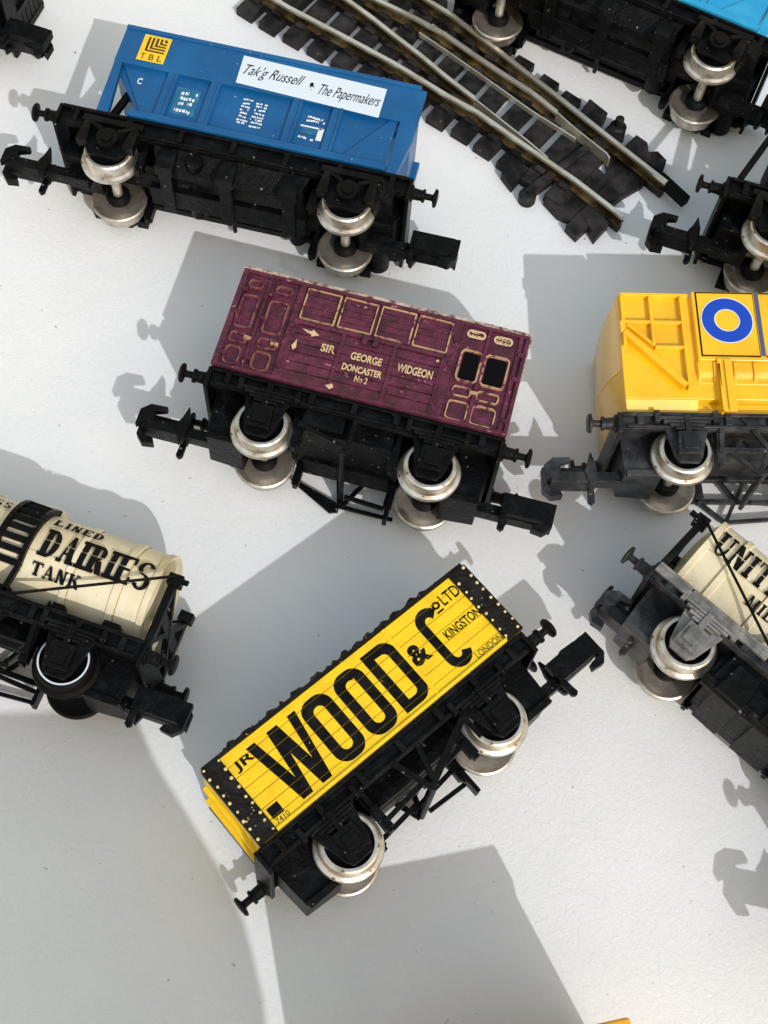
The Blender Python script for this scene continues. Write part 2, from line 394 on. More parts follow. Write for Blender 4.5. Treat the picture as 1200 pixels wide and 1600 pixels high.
def brakes(root, bk, wb, kind='rods'):
    for t in (-1, 1):
        b = MB(); y = t * 5.6; yo = t * 6.9
        for s in (-1, 1):
            x = s * (wb / 2 - 4.1)
            sh = MB(); sh.bar((x, t * 4.9, 6.2), (x, t * 4.9, 1.2), 1.2, .55); sh.prism([(x - .4, 4.3), (x - .5, 1.6), (x + .5, 1.6), (x + .4, 4.3)], min(t * 4.2, t * 5.6), max(t * 4.2, t * 5.6)); sh.build('brake_shoe', M[bk], root, bevel=.05)
        if kind == 'rods':
            b.bar((-wb / 2 + 4, y, 2.3), (0.6, y, 2.9), .55); b.bar((wb / 2 - 4, y, 3.2), (-.6, y, 2.5), .55)
            b.bar((-1.8, yo, 6.4), (-.2, yo, 1.6), .5, .6); b.bar((1.6, yo, 6.4), (.2, yo, 1.6), .5, .6)
            b.bar((0, yo - t * .2, 2.0), (7.6, yo - t * .2, 5.4), .45, .75); b.bar((7.4, yo, 5.4), (11.5, yo, 6.4), .4, .6)
            b.box(6.8, 7.3, min(yo, yo + .4), max(yo, yo + .4), 2.4, 6.4)
        elif kind == 'cylinder':
            b.tube((-6.5, t * 3.6, 5.6), (-2.2, t * 3.6, 5.6), 1.6, 16); b.box(-5.2, 5.2, min(t * 2, t * 5.4), max(t * 2, t * 5.4), 3.6, 6.4, .3)
            b.bar((.2, yo, 5.6), (10.5, yo, 5.5), .5, .65); b.box(-5.4, -.6, min(t * 5.2, t * 6.5), max(t * 5.2, t * 6.5), 4.0, 6.6, .2)
            if t > 0:
                b.bar((-1.6, yo, 6.4), (0, yo, .9), .45, .55); b.bar((3.0, yo, 6.4), (.1, yo, .9), .45, .55); b.bar((0, yo, 1.0), (6.5, yo, 1.0), .45, .45); b.prism([(-6.2, 2.6), (-1.0, -.1), (0, .2), (0, 1.2), (-6.0, 3.0)], yo - .2, yo + .2)
            else: b.bar((-5.6, yo, 3.6), (.6, yo, 1.9), .45, .5); b.bar((.4, yo, 2.0), (.6, yo, 5.6), .5, .5)
        elif kind == 'truss':
            b.bar((-6.0, yo, 2.4), (6, yo, 2.4), .5, .6)
            for s in (-1, 1):
                b.bar((s * 6, yo, 2.2), (s * 5.6, yo, 6.6), .5, .6); b.bar((s * .4, yo, 2.4), (s * 3.2, yo, 6.5), .45, .55)
            b.bar((-wb / 2 + 4.6, yo, 2.4), (-2, yo, -.4), .5, .5); b.bar((-2, yo, -.3), (5, yo, .3), .45, .45)
            b.bar((-2, yo, -.3), (1.2, yo, 6.0), .4, .45)
        if len(b.bm.verts): b.build('brake_gear', M[bk], root, bevel=.05, jitter=.03)
    b = MB(); zz = 4.0 if kind == 'none' else 1.6; b.tube((0, -6.8, zz), (0, 6.8, zz), .3, 10)
    b.bar((wb / 2 - 4.1, -5, 1.5), (wb / 2 - 4.1, 5, 1.5), .45); b.bar((-wb / 2 + 4.1, -5, 1.5), (-wb / 2 + 4.1, 5, 1.5), .45)
    if kind != 'none': b.bar((.5, 4.4, 1.3), (wb / 2 - 4.4, 4.4, 1.0), .5); b.box(wb / 2 - 4.2, wb / 2 - 3.7, 3.6, 5.4, -.6, 2.4)
    b.build('brake_shaft', M[bk], root, bevel=.04)

# ------------------------------------------------------------------ wagon types (upright: X length, Z up, near side -Y)
def outline(b, u0, u1, z0, z1, r, w_, y, d=.12):
    o = stadium(u0, u1, z0, z1, r, 5); i = stadium(u0 + w_, u1 - w_, z0 + w_, z1 - w_, max(.05, r - w_), 5); n = len(o)
    A = [b.bm.verts.new((x, y - d, z)) for x, z in o]; Bv = [b.bm.verts.new((x, y - d, z)) for x, z in i]
    C = [b.bm.verts.new((x, y + .05, z)) for x, z in o]; D = [b.bm.verts.new((x, y + .05, z)) for x, z in i]
    for k in range(n):
        j = (k + 1) % n
        b.face([A[k], A[j], Bv[j], Bv[k]]); b.face([A[k], C[k], C[j], A[j]]); b.face([Bv[k], Bv[j], D[j], D[k]])

def maroon_van():
    r = thing('horsebox_van', 'maroon wooden horsebox van with gold lettering lying on its side', 'model wagon')
    wb, Lh = 19.4, 16.6
    underframe(r, Lh, 'black', wb, z0=5.7, z1=7.7)
    guards(r, (-wb / 2, wb / 2), 'black'); wheelset(r, -wb / 2); wheelset(r, wb / 2)
    buffers(r, Lh + .4, 'black', 6.7); couplings(r, Lh, 'black', 2.2); brakes(r, 'black', wb, 'cylinder')
    W = 7.5
    b = MB(); b.box(-16.9, 17.0, -W, W, 7.75, 21.0)
    # pillars and frames raised on both sides; planks as separate strips
    for t in (-1, 1):
        y0, y1 = (W * t, (W + .28) * t); lo, hi = min(y0, y1), max(y0, y1)
        for u0, u1 in ((-16.95, -16.3), (-13.65, -13.3), (-10.0, -9.3), (8.2, 9.3), (12.25, 12.65), (15.9, 16.3), (16.6, 17.05)): b.box(u0, u1, lo, hi, 7.8, 20.95)
        for u0, u1 in ((-9.3, -9.0), (-3.75, -3.3), (2.3, 2.8), (7.9, 8.2)): b.box(u0, u1, lo, hi, 7.8, 15.9)
        b.box(-9.3, 8.2, lo, hi, 15.5, 16.0); b.box(-16.9, 17.0, lo, hi, 20.55, 20.98); b.box(-16.9, 17, lo, hi, 7.78, 8.2)
        for u0, u1 in ((-9.0, -3.75), (-3.3, 2.3), (2.8, 7.9)):
            for k in range(6): b.box(u0, u1, min(W * t, (W + .16) * t), max(W * t, (W + .16) * t), 8.25 + k * 1.21, 9.32 + k * 1.21)
        for u0, u1 in ((-9.1, -5.0), (-4.65, -.65), (-.25, 3.85), (4.15, 8.2)):
            for k in range(5): b.box(u0 + .25, u1 - .25, min(W * t, (W + .1) * t), max(W * t, (W + .1) * t), 16.4 + k * .8, 17.13 + k * .8)
    body = b.build('body', M['maroon'], r, bevel=.07, jitter=.03)
    g = MB(); y = -W
    L_ = [(a, c, e, f, .15, .17, .26) for a, c, e, f in ((-9.1, -5.0, 16.2, 20.4), (-4.65, -.65, 16.2, 20.4), (-.25, 3.85, 16.2, 20.4), (4.15, 8.2, 16.2, 20.4))]
    for u0, u1 in ((10.05, 12.1), (12.85, 15.25)): L_ += [(u0 - .25, u1 + .25, 13.2, 17.4, .6, .2, .34), (u0 - .3, u1 + .1, 8.2, 10.7, .55, .17, .22), (u0 - .2, u1, 11.3, 12.6, .5, .16, .22)]
    for a, c, e, f, rr, ww, dd_ in L_:
        g = MB(); outline(g, a, c, e, f, rr, ww, y, dd_); g.build('gold_lining', M['gold'], body, smooth=30, jitter=.035)
    for u0, u1 in ((-16.3, -13.8), (-13.05, -10.3)):
        for a0, a1, z0, z1, rr in ((u0 + .2, u1 - .2, 13.2, 17.7, .5), (u0 + .3, u1 - .2, 11.2, 12.6, .4), (u0 + .3, u1 - .3, 8.3, 10.8, .7), (u0 + .4, u1 - .3, 18.6, 19.8, .5)):
            g = MB(); outline(g, a0, a1, z0, z1, rr, .24, y, .26); g.build('door_moulding', M['faded'], body, jitter=.03)
    for u, z in ((-13.9, 12.0), (-10.8, 12.0), (12.3, 12.0)):
        g = MB(); g.box(u - .45, u + .45, y - .55, y, z - .18, z + .18); g.build('door_handle', M['gold'], body, bevel=.05, jitter=.03)
    for u in (-1.1, .2):
        g = MB(); g.box(u - .3, u + .3, y - .6, y, 14.7, 15.9); g.build('latch', M['maroon'], body, bevel=.05, jitter=.03)
    for z in (9.5, 15.0, 18.2):
        for u in (-16.0, -13.1, -9.6, 8.9, 16.4):
            g = MB(); g.box(u - .3, u + .3, y - .5, y, z - .25, z + .25); g.build('hinge', M['maroon'], body, bevel=.05, jitter=.03)
    for u0, u1 in ((10.05, 12.1), (12.85, 15.25)):
        f = MB(); f.box(u0 - .05, u1 + .05, y - .06, y + .1, 13.35, 17.25); wn = f.build('window', M['maroon'], body)
        f = MB(); f.prism(stadium(u0 + .1, u1 - .1, 13.5, 17.1, .35, 4), y - .1, y - .05); f.build('window_dark', M['hole_black'], body)  # black sheet stands for the dark inside an open window
    rf = MB(); n = 12
    pts = [(-W - .12, 20.99)] + [(-(W + .12) * math.cos(math.pi * i / n), 21.1 + 1.9 * math.sin(math.pi * i / n)) for i in range(n + 1)] + [(W + .12, 20.99)]
    rf.yzprism(pts, -17.15, 17.25); rf.build('roof', M['roofw'], r, bevel=.08, jitter=.02)
    for t_, bx_, bo in (('SIR', (-5.6, -3.95, 12.6, 13.65), .03), ('GEORGE', (-2.1, 1.5, 12.5, 13.5), .03), ('DONCASTER', (-2.7, 1.9, 10.95, 11.85), .035), ('No 2', (-.95, .55, 9.8, 10.65), .03), ('WIDGEON', (3.3, 7.4, 12.4, 13.5), .03)):
        k = Ink(); k.text(t_, bx_, bold=bo); k.build('gold_lettering', M['cream_letter'], body, -W - .33)
    k = Ink()
    k.poly([(-8.3, 14.9), (-7.1, 14.8), (-7.1, 15.1), (-6.2, 14.5), (-7.1, 14.1), (-7.1, 14.4), (-7.6, 14.5)]); k.poly([(-8.9, 12.4), (-8.5, 13.4), (-8.3, 12.3), (-8.6, 11.9)])
    k.poly([(-3.9, 8.5), (-3.2, 8.9), (-2.9, 8.5), (-3.3, 8.1)]); k.poly([(7.3, 15.0), (7.6, 15.15), (7.7, 14.9), (7.45, 14.75)])
    k.build('paint_chips', M['cream_letter'], body, -W - .33)
    k = Ink()
    for u in (11.0, 14.15): k.ring(stadium(u - 1.1, u + 1.1, 19.1, 20.2, .5, 5), stadium(u - .85, u + .85, 19.35, 19.95, .25, 5)); marks(k, u - .8, u + .8, 19.3, 20, 2, int(u))
    k.build('door_number', M['cream_letter'], body, -W - .1)
    return r, wb

def planked_wall(b, x0, x1, y0, y1, z0, z1, n, axis, t):
    """planks with real grooves on the outer face; t = outward sign"""
    h = (z1 - z0) / n
    for k in range(n):
        a, c = z0 + k * h + .045, z0 + (k + 1) * h - .045
        if axis == 'y': b.box(x0, x1, y0, y1, a, c)
        else: b.box(x0, x1, y0, y1, a, c)

def open_wagon(name, label, body_m, fr_m, L0, L1, Z0, Z1, lettered, load=True):
    r = thing(name, label, 'model wagon')
    wb, Lh = 19.6, 17.2
    underframe(r, Lh, 'black', wb, z0=5.9, z1=Z0 - .1, deep=True)
    guards(r, (-wb / 2, wb / 2), 'black'); wheelset(r, -wb / 2); wheelset(r, wb / 2)
    buffers(r, Lh + .4, 'black', 6.6, skip=(-1, -1) if lettered else None); couplings(r, Lh, 'black', 2.6, .0, ends=(1,) if lettered else (1, -1)); brakes(r, 'black', wb, 'rods')
    W = 7.6; n = 7; H = Z1 - Z0
    b = MB()
    for t in (-1, 1):
        lo, hi = sorted((t * W, t * (W - .9)))
        planked_wall(b, L0, L1, lo, hi, Z0, Z1, n, 'y', t)
        lo, hi = sorted((t * (W - .12), t * (W - .8))); b.box(L0 + .05, L1 - .05, lo, hi, Z0 + .02, Z1 - .02)
        for u in ((-9.6, 6.4) if not lettered else (6.4,)): lo, hi = sorted((t * (W + .09), t * (W - .1))); b.box(u - .22, u + .22, lo, hi, Z0 + .1, Z1 - .05)
        lo, hi = sorted((t * (W + .22), t * (W - .1))); b.box(L0 + 1.9, L1 - 1.9, lo, hi, Z0 - .02, Z0 + .32)
    for s, X in ((-1, L0), (1, L1)):
        lo, hi = sorted((X + s * .02, X - s * .9))
        for k in range(n): b.box(min(X, X - s * .9) - .01, max(X, X - s * .9) + .01, -W + .95, W - .95, Z0 + k * H / n + .05, Z0 + (k + 1) * H / n - .05)
        lo, hi = sorted((X - s * .15, X - s * .8)); b.box(lo, hi, -W + .9, W - .9, Z0, Z1 - .05)
        for yy in (-2.6, 2.6): lo, hi = sorted((X + s * .45, X - s * .1)); b.box(lo, hi, yy - .4, yy + .4, Z0 - 1.0, Z1 - .3)
    b.box(L0 + .5, L1 - .5, -W + .5, W - .5, Z0 - .05, Z0 + .8)
    body = b.build('body', M[body_m], r, bevel=.06, jitter=.025)
    # black ironwork at the corners, with its rivets, and the capping strip
    for s, a, c in ((-1, L0 - .1, L0 + 2.15), (1, L1 - 2.15, L1 + .1)):
        for t in (-1, 1):
            p = MB(); lo, hi = sorted((t * (W + .2), t * (W - .2))); p.box(a, c, lo, hi, Z0 - .05, Z1 + .05)
            X = a if s < 0 else c; lo2, hi2 = sorted((X - s * .0, X - s * .3)); q0, q1 = sorted((t * W, t * (W - 1.0))); p.box(lo2, hi2, q0, q1, Z0, Z1)
            cp = p.build('corner_plate', M[fr_m], body, bevel=.08, jitter=.04)
            if t < 0:
                q = MB(); q.mi = 0
                for j in range(9):
                    for uu in ((a + .3, c - .28) if s < 0 else (a + .28, c - .3)):
                        z = Z0 + .4 + j * (H - .7) / 8 + (.25 if uu == a + .3 else 0); z = min(z, Z1 - .2)
                        if random.random() < .06: continue
                        f_ = random.uniform(.8, 1.1); q.lathe([(.18 * f_, 0), (.16 * f_, -.1), (.07, -.15)], 'y', (uu + random.uniform(-.1, .1), -W - .2, z + random.uniform(-.12, .12)), n=7)
                q.build('rivets', M['rivet'] if lettered else M[fr_m], cp)
    for t in (-1, 1):
        cap = MB(); lo, hi = sorted((t * (W + .1), t * (W - 1.1))); cap.box(L0 + .1, L1 - .1, lo, hi, Z1 + .02, Z1 + .42)
        cap.build('top_capping', M[fr_m], body, bevel=.12, jitter=.05)
    if load:
        cb = bmesh.new(); nx, ny = 64, 26; gr = []
        for i in range(nx + 1):
            row = []
            for j in range(ny + 1):
                x = L0 + .9 + (L1 - L0 - 1.8) * i / nx; yy = -(W - 1) + 2 * (W - 1) * j / ny
                e = min(1, min(i, nx - i) / 4) * min(1, (min(j, ny - j) + .8) / 2.5)
                row.append(cb.verts.new(((x + random.uniform(-.12, .12)) * S, (yy + random.uniform(-.1, .1)) * S, (Z1 - .5 + e * (1.35 + random.uniform(-.5, .45))) * S)))
            gr.append(row)
        for i in range(nx):
            for j in range(ny): cb.faces.new([gr[i][j], gr[i + 1][j], gr[i + 1][j + 1], gr[i][j + 1]])
        me = bpy.data.meshes.new('coal_load'); cb.to_mesh(me); cb.free(); me.materials.append(M['coal'])
        o = bpy.data.objects.new('coal_load', me); sc.collection.objects.link(o); o.parent = r
    if lettered:
        k = Ink(); zt, zb = Z1 - .95, Z0 + .75
        sk = .0
        # W
        k.poly([(-12.0, zt), (-10.95, zt), (-10.0, 11.0), (-9.45, zt), (-8.15, zt), (-7.55, 11.0), (-6.85, zt), (-5.85, zt), (-7.15, zb), (-8.3, zb), (-8.85, 13.2), (-9.55, zb), (-10.75, zb)][::-1])
        # O O D as rounded bars
        for u0, u1 in ((-5.75, -2.2), (-1.55, 2.0)):
            k.ring(stadium(u0, u1, zb - .1, zt, 1.45, 7), stadium(u0 + 1.12, u1 - 1.12, zb + 1.0, zt - 1.1, .62, 7))
        k.ring([(2.65, zb)] * 7 + arc(4.8, zb + 1.5, 1.45, 1.5, -90, 0, 6) + arc(4.8, zt - 1.5, 1.45, 1.5, 0, 90, 6) + [(2.65, zt)] * 7,
               [(3.75, zb + 1.0)] * 7 + arc(4.55, zb + 1.6, .6, .6, -90, 0, 6) + arc(4.55, zt - 1.7, .6, .6, 0, 90, 6) + [(3.75, zt - 1.05)] * 7)
        # C
        a = arc(10.85, zt - 1.5, 1.5, 1.5, 25, 180, 8) + arc(10.85, zb + 1.5, 1.5, 1.5, 180, 345, 8)
        i_ = arc(10.85, zt - 1.65, .5, .6, 10, 180, 8) + arc(10.85, zb + 1.65, .5, .6, 180, 350, 8)
        for j in range(len(a) - 1): k.poly([a[j], a[j + 1], i_[j + 1], i_[j]])
        k.text('&', (6.55, 8.75, 11.7, 14.0), bold=.04)
        k.text('JR', (-14.05, -11.75, 14.7, 15.95), bold=.02)
        k.text('o', (12.05, 13.0, 15.2, 16.05), bold=.03); k.rect(12.1, 12.95, 14.75, 14.95)
        k.text('LTD', (13.25, 15.6, 15.0, 16.3), bold=.01)
        k.text('KINGSTON', (9.95 + 1.1, 15.7, 11.9, 13.0), bold=.02)
        k.rect(-14.2, -12.85, 9.15, 10.35)
        k.cutz([Z0 + j * H / 7 for j in range(1, 7)], .06)
        k.build('black_lettering', M['ink'], body, -W - .03)
        k = Ink(); k.text('LONDON', (12.1, 15.6, Z0 + .45, Z0 + 1.15)); k.text('7410', (-14.15, -12.6, Z0 + .45, Z0 + 1.0)); k.build('small_lettering', M['brown'], body, -W - .03)
    return r, wb

def hopper(name, label, body_m, wb, Lh, x0, x1, lettered, bk='black', tall=21.3):
    r = thing(name, label, 'model wagon')
    sc_ = Lh / 22.2
    underframe(r, Lh, bk, wb, z0=4.9, z1=7.4, eb=2.6)
    guards(r, (-wb / 2, wb / 2), bk, 'box'); wheelset(r, -wb / 2); wheelset(r, wb / 2)
    buffers(r, Lh + .4, bk, 6.2); couplings(r, Lh, bk, 2.2, -.4); brakes(r, bk, wb, 'none')
    b = MB()                                # hopper chutes, air tanks, door gear
    q = wb / 2 - 5
    b.loft([(-q, -6.2, 5.2), (q, -6.2, 5.2), (q, 6.2, 5.2), (-q, 6.2, 5.2)], [(-q + 1.2, -4.6, 2.2), (q - 1.2, -4.6, 2.6), (q - 1.2, 2.0, 4.2), (-q + 1.2, 2.0, 4.2)])
    for u in (-q + 1.2, -1.2, q - 3.2):
        b.box(u, u + 2.3, -6.6, -5.0, 1.6, 4.6, .2); b.box(u + .3, u + 2, -5, 2.2, 1.8, 3.2)
    b.tube((q - 1.4, -6.4, 3.4), (q - 1.4, 5.0, 3.6), 1.1, 16); b.tube((-q + 5.6, -6.2, 3.9), (-q + 5.6, 4.0, 3.6), 1.1, 16)
    b.box(-q, q, -1.6, 1.6, 2.0, 3.0)
    b.build('hopper_doors', M[bk], r, bevel=.12, jitter=.05)
    b = MB(); xx = wb / 2 + 4.1
    for ss in (1,) :
        b.tube((ss * xx, -7.6, 4.3), (ss * xx, 7.6, 4.3), 1.5, 20); b.lathe([(1.1, -7.75), (1.0, -7.5)], 'y', (ss * xx, 0, 4.3), n=18); b.lathe([(.6, -7.95), (.6, -7.6)], 'y', (ss * xx, 0, 4.3), n=14)
        b.box(ss * xx - .2, ss * xx + .2, -7.9, -7.6, 3.0, 5.6)
    b.build('air_cylinder', M[bk], r, bevel=.05)
    W = 7.4; zt = tall; zm = 15.4; zs = 7.5
    b = MB()
    # upper band: four walls round a hollow
    for t in (-1, 1):
        lo, hi = sorted((t * W, t * (W - .7))); b.box(x0, x1, lo, hi, zm, zt)
        lo, hi = sorted((t * (W + .18), t * (W - .2))); b.box(x0, x1, lo, hi, zt - .55, zt + .05)
    b.box(x0, x0 + .7, -W + .6, W - .6, zm, zt); b.box(x1 - .7, x1, -W + .6, W - .6, zm, zt)
    # lower part with sloping ends
    b.prism([(x0, zm + 2.3), (x0, zm), (x0 + 6.0, zs), (x1 - 6.6, zs), (x1, zm), (x1, zm + 2.3)], -W + .9, W - .9)
    for t in (-1, 1):
        lo, hi = sorted((t * (W - .62), t * (W - .95))); b.prism([(x0 + .05, zm + 2.2), (x0 + .1, zm + 1.8), (x0 + 6.1, zs), (x1 - 6.4, zs), (x1 - .9, zm - .4), (x1 - .2, zm + 2)], lo, hi)
    body = b.build('body', M[body_m], r, bevel=.10, jitter=.02)
    for u in ((-11.1, -5.5, 5.2, 10.4) if lettered else (-11.1, -5.5, 5.2, 10.4)):
        u *= sc_
        p = MB()
        p.box(u, u + 1.35, -W + .1, -W + .8, zs + .9, zm + .1); p.box(u + 1.0, u + 1.3, -W - .12, -W + .2, zs + .9, zm)
        p.build('rib', M[body_m], body, bevel=.08)
    p = MB(); p.box(x0 + 4.2, x1 - 1.6, -W - .35, -W + .6, zs - .05, zs + .9); p.box(x0 + 4.2, x1 - 1.6, W - .6, W + .35, zs - .05, zs + .9); p.build('sill', M[body_m], body, bevel=.1, jitter=.03)
    for t in (-1, 1):
        p = MB(); lo, hi = sorted((t * W, t * (W - 1.0)))
        p.prism([(x0 + .05, zm + 2.3), (x0 + .3, zs - .2), (x0 + 1.8, zs - .2), (x0 + 1.0, zm + 1.0)], lo, hi); p.build('end_post', M[body_m], body, bevel=.08)
        p = MB(); p.prism([(x1 - 1.5, zt - .6), (x1 - 1.5, zs - .1), (x1 - .2, zs - .1), (x1 + .6, zs + 5), (x1 + .75, zt - .5)], lo, hi)
        lo, hi = sorted((t * (W - .35), t * (W - .9))); p.prism([(x1 - 8.2, zs), (x1 - 1.8, zs), (x1 - 1.8, zm + 1.5)], lo, hi)
        p.build('end_post', M[body_m], body, bevel=.08)
    p = MB()
    for yy in (-W + 2.2, W - 2.2): p.bar((x0 + 1.4, yy, zs - .2), (x0 + 3.2, yy, zs + 7.2), .8, .8)
    p.box(x0 + .3, x0 + 4.4, -W + 1.2, W - 1.2, zs - .3, zs + .1); p.bar((x0 + .9, -W + 1, zs + 3.0), (x0 + .9, W - 1, zs + 3.0), .4)
    p.build('end_ladder', M['deep'], r, bevel=.05)
    if lettered:
        k = Ink(); k.poly([(-2.4, 15.85), (16.0, 15.1), (16.05, 19.75), (-2.55, 20.3)]); k.build('name_label', M['label'], body, -W - .06)
        k = Ink(); k.text("Tak'g Russell", (-1.9, 5.8, 16.9, 19.1), shear=.55, bold=-.004); k.text("&", (6.5, 7.3, 17.1, 18.3), bold=.05); k.text("The Papermakers", (7.9, 15.7, 16.2, 18.4), shear=.55, bold=-.004)
        k.build('label_lettering', M['deep'], body, -W - .11)
        k = Ink(); k.rect(-15.4, -11.9, 16.2, 20.4); k.build('yellow_label', M['logo'], body, -W - .06)
        k = Ink()
        for j in range(5):
            x = -14.75 + j * .52; z = 17.75 + j * .46
            k.rect(x, x + .27, z + .24, 20.05); k.rect(x, -12.25, z, z + .24)
        k.text('T', (-15.0, -14.4, 16.45, 17.35)); k.text('B', (-13.9, -13.3, 16.45, 17.35)); k.text('L', (-12.8, -12.2, 16.45, 17.35))
        k.build('label_emblem', M['brown'], body, -W - .11)
        k = Ink(); k.rect(-9.35, -6.25, 9.7, 13.9); k.build('tare_panel', M['pale_blue'], body, -W + .58)
        k = Ink(); k.text('C', (-14.4, -13.8, 12.95, 13.95), bold=.03); marks(k, -9.0, -6.4, 9.9, 13.5, 4, 3); marks(k, -1.1, .3, 10.2, 14.3, 8, 5); marks(k, .6, 2.2, 10.0, 14.2, 8, 9)
        marks(k, 7.2, 9.7, 12.7, 13.9, 2, 12); k.rect(6.9, 9.6, 11.9, 12.15); k.rect(9.2, 9.9, 10.2, 12.1); marks(k, 6.9, 9.1, 10.1, 10.7, 1, 8)
        k.build('white_lettering', M['white'], body, -W + .54)
        k = Ink(); k.rect(7.2, 9.1, 10.9, 11.8); k.build('grey_panel', M['pale_blue'], body, -W + .55)
    return r, wb

def tank_wagon(name, label, bk, words, style='bright', mirror_post=False):
    r = thing(name, label, 'model wagon')
    wb, Lh = 19.4, 17.0
    underframe(r, Lh, bk, wb, z0=5.3, z1=7.4)
    guards(r, (-wb / 2, wb / 2), 'greyed' if bk == 'dusty' else bk); wheelset(r, -wb / 2, style); wheelset(r, wb / 2, style)
    brk = 'truss' if bk == 'black' else 'none'
    buffers(r, Lh + .4, bk, 6.3); couplings(r, Lh, bk, 2.4, -1.8 if bk == 'black' else -4.9); brakes(r, 'black', wb, brk)
    if bk == 'dusty':
        b = MB(); b.box(-5.6, 5.6, -6.0, 5.6, 1.8, 6.6, .4); b.box(-4.6, -1.2, -6.6, 4.0, .9, 4.6, .3); b.box(.8, 4.8, -6.5, 5.0, 1.2, 5.2, .3); b.tube((-6.2, -5.2, 1.6), (6.4, -5.2, 1.6), .9, 14); b.build('brake_cylinder', M['black'], r, bevel=.15, jitter=.05)
        for x0, x1 in ((-17.2, -12.9), (-12.7, -2.6)):
            b = MB(); b.box(x0, x1, -7.75, -7.3, 6.2, 7.45); b.box(x0, x1, -7.9, -7.3, 7.0, 7.3); b.build('solebar_strip', M['greyed'], r, bevel=.08, jitter=.03)
    R = 5.9; ZC = 13.2; T0 = 15.6
    b = MB()
    prof = [(1.5, -T0 - .75), (3.2, -T0 - .6), (4.8, -T0 - .2), (R - .5, -T0 + .15), (R - .12, -T0 + .55), (R, -T0 + 1.2), (R, T0 - 1.2), (R - .12, T0 - .55), (R - .5, T0 - .15), (4.8, T0 + .2), (3.2, T0 + .6), (1.5, T0 + .75)]
    b.lathe(prof, 'x', (0, 0, ZC), n=72)
    tank = b.build('tank', M['cream'], r, smooth=40)
    for x in (-11.6, -6.2, 6.2, 11.6, -15.0, 15.0):
        b = MB(); e = .22 if abs(x) < 15 else .16
        b.lathe([(R + .02, x - .42), (R + e, x - .34), (R + e, x + .34), (R + .02, x + .42)], 'x', (0, 0, ZC), n=72); b.build('band', M['cream'], tank, smooth=30)
    b = MB()
    for x in (-6.7, 6.7, 12.15, -12.15): b.lathe([(R + .03, x - .06), (R + .05, x), (R + .03, x + .06)], 'x', (0, 0, ZC), n=72)
    b.bar((-T0 + .5, -R - .02, ZC - .2), (T0 - .5, -R - .02, ZC - .2), .02, .08)
    b.build('seam', M['grime'], tank, smooth=30)
    b = MB()                                 # cradle under the tank
    for x in (-12.5, -6.2, 0, 6.2, 12.5): b.prism([(x - 1.2, 7.3), (x + 1.2, 7.3), (x + .9, 8.7), (x - .9, 8.7)], -5.0, 5.0)
    b.box(-16, 16, -3, 3, 7.2, 8.4); b.build('cradle', M[bk], r, bevel=.1, jitter=.04)
    for s in (-1, 1):                        # end stanchions
        b = MB()
        for yy in (-5.9, 5.9):
            b.bar((s * 17.1, yy, 6.5), (s * 17.0, yy, 15.0), 1.1, .8); b.box(min(s * 16.3, s * 17.9), max(s * 16.3, s * 17.9), yy - .8, yy + .8, 14.3, 15.5)
        b.box(min(s * 16.9, s * 17.4), max(s * 16.9, s * 17.4), -5.6, 5.6, 10.2, 11.6); b.bar((s * 17.1, -5.6, 8), (s * 17.1, 5.6, 14.0), .7); b.bar((s * 17.1, 5.6, 8), (s * 17.1, -5.6, 14.0), .7)
        b.box(min(s * 16.9, s * 18.6), max(s * 16.9, s * 18.6), -6.6, -6.1, 14.6, 15.2)
        b.build('end_stanchion', M['black'], r, bevel=.08, jitter=.05)
    for s in (-1, 1):
        for yy in (-7.0, 7.0):
            b = MB(); b.tube((s * 17.0, yy, 15.0), (s * 2.2, yy, 7.6), .17, 8); b.build('tie_rod', M['black'], r)
    for t in (-1, 1):                        # ladder hugging the tank
        b = MB()
        for x in (-2.3, .9):
            pts = [(x, t * (R + .35) * math.sin(math.radians(a)), ZC + (R + .35) * math.cos(math.radians(a))) for a in range(8, 118, 7)]
            pts.append((x, t * 6.6, 7.8))
            for k in range(len(pts) - 1): b.bar(pts[k], pts[k + 1], .55, .7, side=(1, 0, 0))
        for a in range(14, 118, 12):
            b.bar((-2.3, t * (R + .3) * math.sin(math.radians(a)), ZC + (R + .3) * math.cos(math.radians(a))), (.9, t * (R + .3) * math.sin(math.radians(a)), ZC + (R + .3) * math.cos(math.radians(a))), .45, .7)
        b.build('ladder', M['black'], r, bevel=.05)
    b = MB(); b.lathe([(1.9, ZC + R - .3), (1.9, ZC + R + .5), (1.5, ZC + R + .8)], 'z', n=28); b.build('hatch', M['cream'], tank, smooth=30)
    yf = lambda u, z: -math.sqrt(max(.01, (R + .27) ** 2 - (z - ZC) ** 2))
    yf2 = lambda u, z: -math.sqrt(max(.01, (R + .07) ** 2 - (z - ZC) ** 2))
    k = Ink(); cut = [ZC - 5.5 + .5 * j for j in range(23)]
